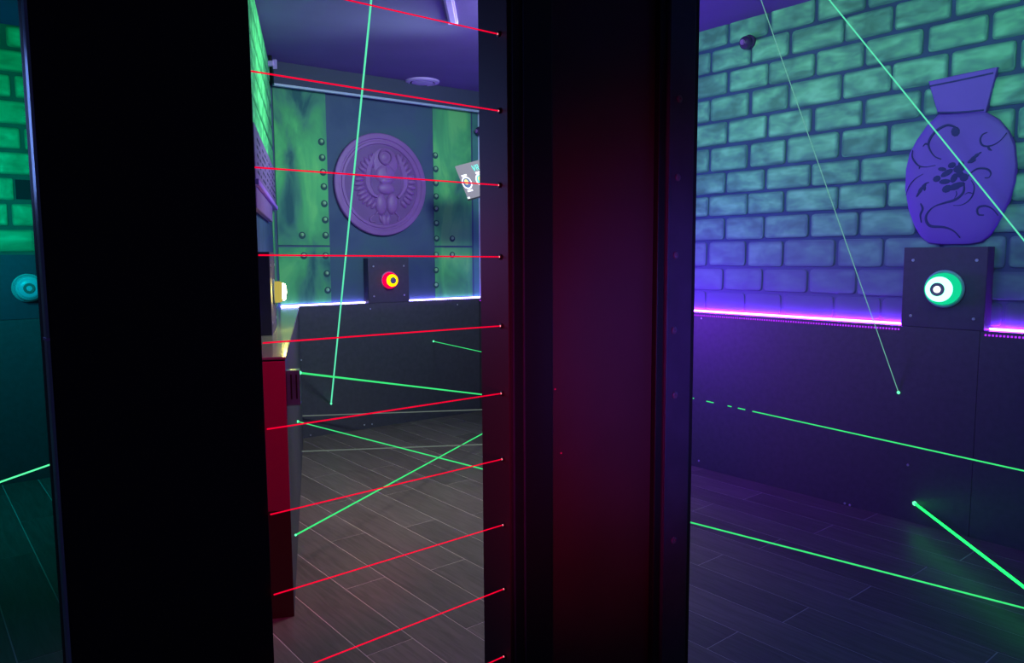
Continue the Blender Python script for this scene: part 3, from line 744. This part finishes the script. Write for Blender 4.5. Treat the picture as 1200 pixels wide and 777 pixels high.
G = 'green laser beams'
def RWp(x, y, d=-.1): a_ = RW.px(x, y, d); return RW.w(a_[0], d, a_[1])
def BWp(x, y, d=-.09): a_ = BW.px(x, y, d); return BW.w(a_[0], d, a_[1])
def LWp(x, y): a_ = LW.px(x, y, ED); return LW.w(a_[0], ED, a_[1])
# falling beam in front of the medallion
beam('green_laser_ray', BWp(388, 473), onz(437.5, -25, CEIL), .0062, e_green_top, 'green laser beam falling from the ceiling past the scarab medallion', G, hot=.010)
# beam from the back wall crossing behind the column to the right edge; broken near the column
p = BWp(508, 400); q = at(1260, 565, 2.4)
def frac(px):
    lo, hi = 0.0, 1.0
    for _ in range(40):
        m_ = (lo+hi)/2; w_ = p+(q-p)*m_-Vector((0, 0, CH)); x_ = 600+F*w_.dot(rt)/w_.dot(fw)
        if x_ < px: lo = m_
        else: hi = m_
    return lo
beam('green_laser_ray', p, q, .0030, e_green, 'green laser beam, broken into dashes right of the middle column, crossing the dark panelling', G,
     gaps=[(0, frac(813)), (frac(828), frac(836)), (frac(853), frac(857)), (frac(865), frac(873)), (frac(882), 1)], hot=.010)
beam('green_laser_ray', BOXTOP, RWp(640, 471.2), .0045, e_green, 'nearly level green laser beam from the slotted box toward the middle column', G, hot=.010)
beam('green_laser_ray', LWp(349, 494), at(1260, 728, 2.2), .0034, e_green, 'long green laser beam running low across the whole room under the dashed one', G, hot=.009)
beam('green_laser_ray', LWp(346.5, 627), RWp(612, 483), .0042, e_green, 'rising green laser beam crossing the low one above the floor planks', G, hot=.006)
beam('green_laser_ray', at(-70, 589.5, 3.4), at(120, 523, 4.2), .0042, e_green_hi, 'short green laser beam at the left edge of the wide post', G)
beam('green_laser_ray', RWp(1072, 590), at(1290, 757, 2.55), .0065, e_thick, 'thick bright green laser beam low at the right over the floor', G, hot=.014)
beam('green_laser_ray', onz(955, -21, CEIL), RWp(1290, 393, -.1), .0038, e_green_top, 'bright green laser beam crossing the vase relief', G)
beam('green_laser_ray', RWp(1053, 460), onz(881, -31, CEIL), .0021, e_green_dim, 'faint green laser beam down the brick wall left of the vase', G, hot=.010)
beam('green_laser_ray', BWp(338, 488), RWp(600, 478.8, -.102), .0045, e_grey_dim, 'faint grey-green laser beam low along the back panelling', G)
beam('green_laser_ray', LWp(354, 529), at(640, 518, 4.6), .0042, e_grey_dim, 'faint grey-green laser beam just over the far floor planks', G)

# ------------------------------------------------------------------ ceiling fittings and small devices
c0 = onz(495, 95, CEIL)
dv = thing('ceiling_vent', 'round violet-lit ceiling vent above the scarab medallion', 'vent', (c0.x, c0.y, CEIL))
link('outer_ring', lathe(bmesh.new(), [(.15, 0), (.145, -.014), (.115, -.020), (.105, -.006)], 32, axis='z'), m_white, dv, True)
link('inner_disc', lathe(bmesh.new(), [(.085, -.002), (.095, -.018), (.06, -.026), (0, -.026)], 32, axis='z'), m_white, dv, True)
l0 = onz(531, 24, CEIL); l1 = onz(519, -35, CEIL); dd = (l1-l0)
bt = thing('ceiling_batten', 'pale narrow ceiling batten at the top edge above the vent', 'light fitting', l0, atan2(dd.y, dd.x))
link('base', bx(0, dd.length, -.032, .032, -.012, 0, bev=.003), m_white, bt); link('cover', bx(.02, dd.length-.02, -.020, .020, -.024, -.012, bev=.004), m_white, bt)
link('end_cap', bx(-.004, .012, -.033, .033, -.026, -.0, bev=.003), m_white, bt)
def security(loc, rz, s, label):
    t = thing('security_camera', label, 'camera', loc, rz)
    link('mount', lathe(bmesh.new(), [(.045*s, 0), (.045*s, -.02*s), (.03*s, -.03*s), (0, -.03*s)], 20), m_dome, t, True)
    bm = bmesh.new(); bmesh.ops.create_uvsphere(bm, u_segments=20, v_segments=12, radius=.042*s); bmesh.ops.translate(bm, verts=bm.verts, vec=(0, -.045*s, -.01*s)); link('dome', bm, m_dome, t, True)
    link('lens', lathe(bmesh.new(), [(.018*s, -.082*s), (.014*s, -.092*s), (0, -.092*s)], 14, c=(0, 0, -.012*s)), m_purple, t, True)
    return t
x, z = RW.px(880, 50); security(RW.w(x, -.012, z), RW.ang, 1.0, 'small dark dome camera high on the brick wall')
x, z = RW.px(567, 153); security(RW.w(x, -.006, z), RW.ang, 1.0, 'small dark dome camera in the corner beside the bulkhead')
c1 = LW.w(-.35, -.001, LW.px(318, 76, 0)[1]) if False else onz(319, 71, CEIL)
sc_ = thing('ceiling_sensor', 'tiny sensor on a bracket where the brick partition meets ceiling and bulkhead', 'sensor', (c1.x+.03, c1.y-.15, CEIL))
link('bracket', bx(-.012, .012, -.012, .012, -.05, 0, bev=.003), m_dark, sc_)
link('sensor_head', bx(-.05, .03, -.02, .02, -.08, -.04, bev=.008), m_white, sc_)
link('sensor_arm', bx(.02, .05, -.006, .006, -.10, -.03, bev=.002), m_white, sc_)

# ------------------------------------------------------------------ tilted sign by the corner
def sign():
    Yd = 6.25
    TL, TR, BL = at(533, 195, Yd), at(580, 182.5, Yd-.0), at(548.5, 233.5, Yd)
    ex = (TR-TL); ez = (TL-BL); wdt = ex.length; hgt = ez.length; ex.normalize(); ez.normalize()
    ey = ez.cross(ex).normalized(); 
    o = bpy.data.objects.new('tilted_sign', None); COL.objects.link(o); o.location = BL
    tag(o, 'tilted grey instruction sign with two round pictures, beside the middle column', 'sign')
    # skewed sheet: built from its own corners
    def P(s, t_): return ((TL-BL)*t_ + (TR-TL)*s)
    nrm = (TR-TL).cross(TL-BL).normalized()
    if nrm.y > 0: nrm = -nrm
    def poly(bm, pts, h0, h1):
        f0 = [bm.verts.new(P(*p)+nrm*h0) for p in pts]; f1 = [bm.verts.new(P(*p)+nrm*h1) for p in pts]
        bm.faces.new(f1); bm.faces.new(f0[::-1]); n = len(pts)
        for i in range(n): bm.faces.new((f0[i], f0[(i+1) % n], f1[(i+1) % n], f1[i]))
        return bm
    rect = lambda a_, b_, c_, d: [(a_, c_), (b_, c_), (b_, d), (a_, d)]
    link('board', poly(bmesh.new(), rect(0, 1, 0, 1), -.02, 0), m_signface, o)
    link('frame', poly(bmesh.new(), rect(-.015, 1.01, -.04, 0), -.025, .004), m_dark, o)
    def oval(cx_, cy_, r, k=1.0): return [(cx_+r*cos(q)*k, cy_+r*sin(q)) for q in [2*pi*i/20 for i in range(20)]]
    def st(x, y):
        dx, dy = x-548.5, y-233.5; det = 47*(-38.5)-(-12.5)*(-15.5)
        return (dx*(-38.5)-dy*(-15.5))/det, (47*dy-(-12.5)*dx)/det
    for cen, c1_, c2_, inner in (((547.3, 214.3), (543.8, 205.8), (551, 223.3), m_signblue), ((563.4, 210.7), (560.2, 202), (567.2, 220), m_signteal)):
        cx_, cy_ = st(*cen)
        pic = link('picture', poly(bmesh.new(), oval(cx_, cy_, .19, .62), 0, .002), m_signwhite, o)
        link('picture_disc', poly(bmesh.new(), oval(cx_, cy_, .145, .62), .002, .003), inner, pic)
        link('picture_spot', poly(bmesh.new(), oval(cx_-.005, cy_+.03, .08, .6), .003, .004), m_signyel, pic)
        for q in (c1_, c2_):
            a_, b_ = st(*q); link('caption', poly(bmesh.new(), rect(a_-.065, a_+.065, b_-.028, b_+.028), 0, .002), m_signwhite, o)
    a_, b_ = st(548.8, 231.5); link('corner_clip', poly(bmesh.new(), rect(0, .06, .01, .06), 0, .003), m_signwhite, o)
    # the letters V R
    a_, b_ = st(557.2, 196.5)
    T = lambda pts: [(a_+(x-.5)*.17, b_+(y-.5)*.17) for x, y in pts]
    link('letter', poly(bmesh.new(), T([(0, 1), (.14, 1), (.26, .35), (.38, 1), (.50, 1), (.33, 0), (.18, 0)]), 0, .003), m_signteal, o)
    bm = bmesh.new()
    for pts in ([(.55, 0), (.67, 0), (.67, 1), (.55, 1)], [(.67, .85), (.95, .85), (.95, 1), (.67, 1)], [(.84, .55), (.95, .55), (.95, .85), (.84, .85)], [(.67, .42), (.95, .42), (.95, .56), (.67, .56)], [(.72, .42), (.85, .42), (1, 0), (.87, 0)]):
        poly(bm, T(pts), 0, .003)
    link('letter', bm, m_signteal, o)
    # arm back to the right wall
    mid = P(.75, .5)-nrm*.02; wp = BL+mid; dist = (wp-RW.o).dot(RW.ey); foot = wp - RW.ey*dist
    link('wall_arm', tube(bmesh.new(), mid, foot-BL, .012, 8), m_dark, o)
sign()
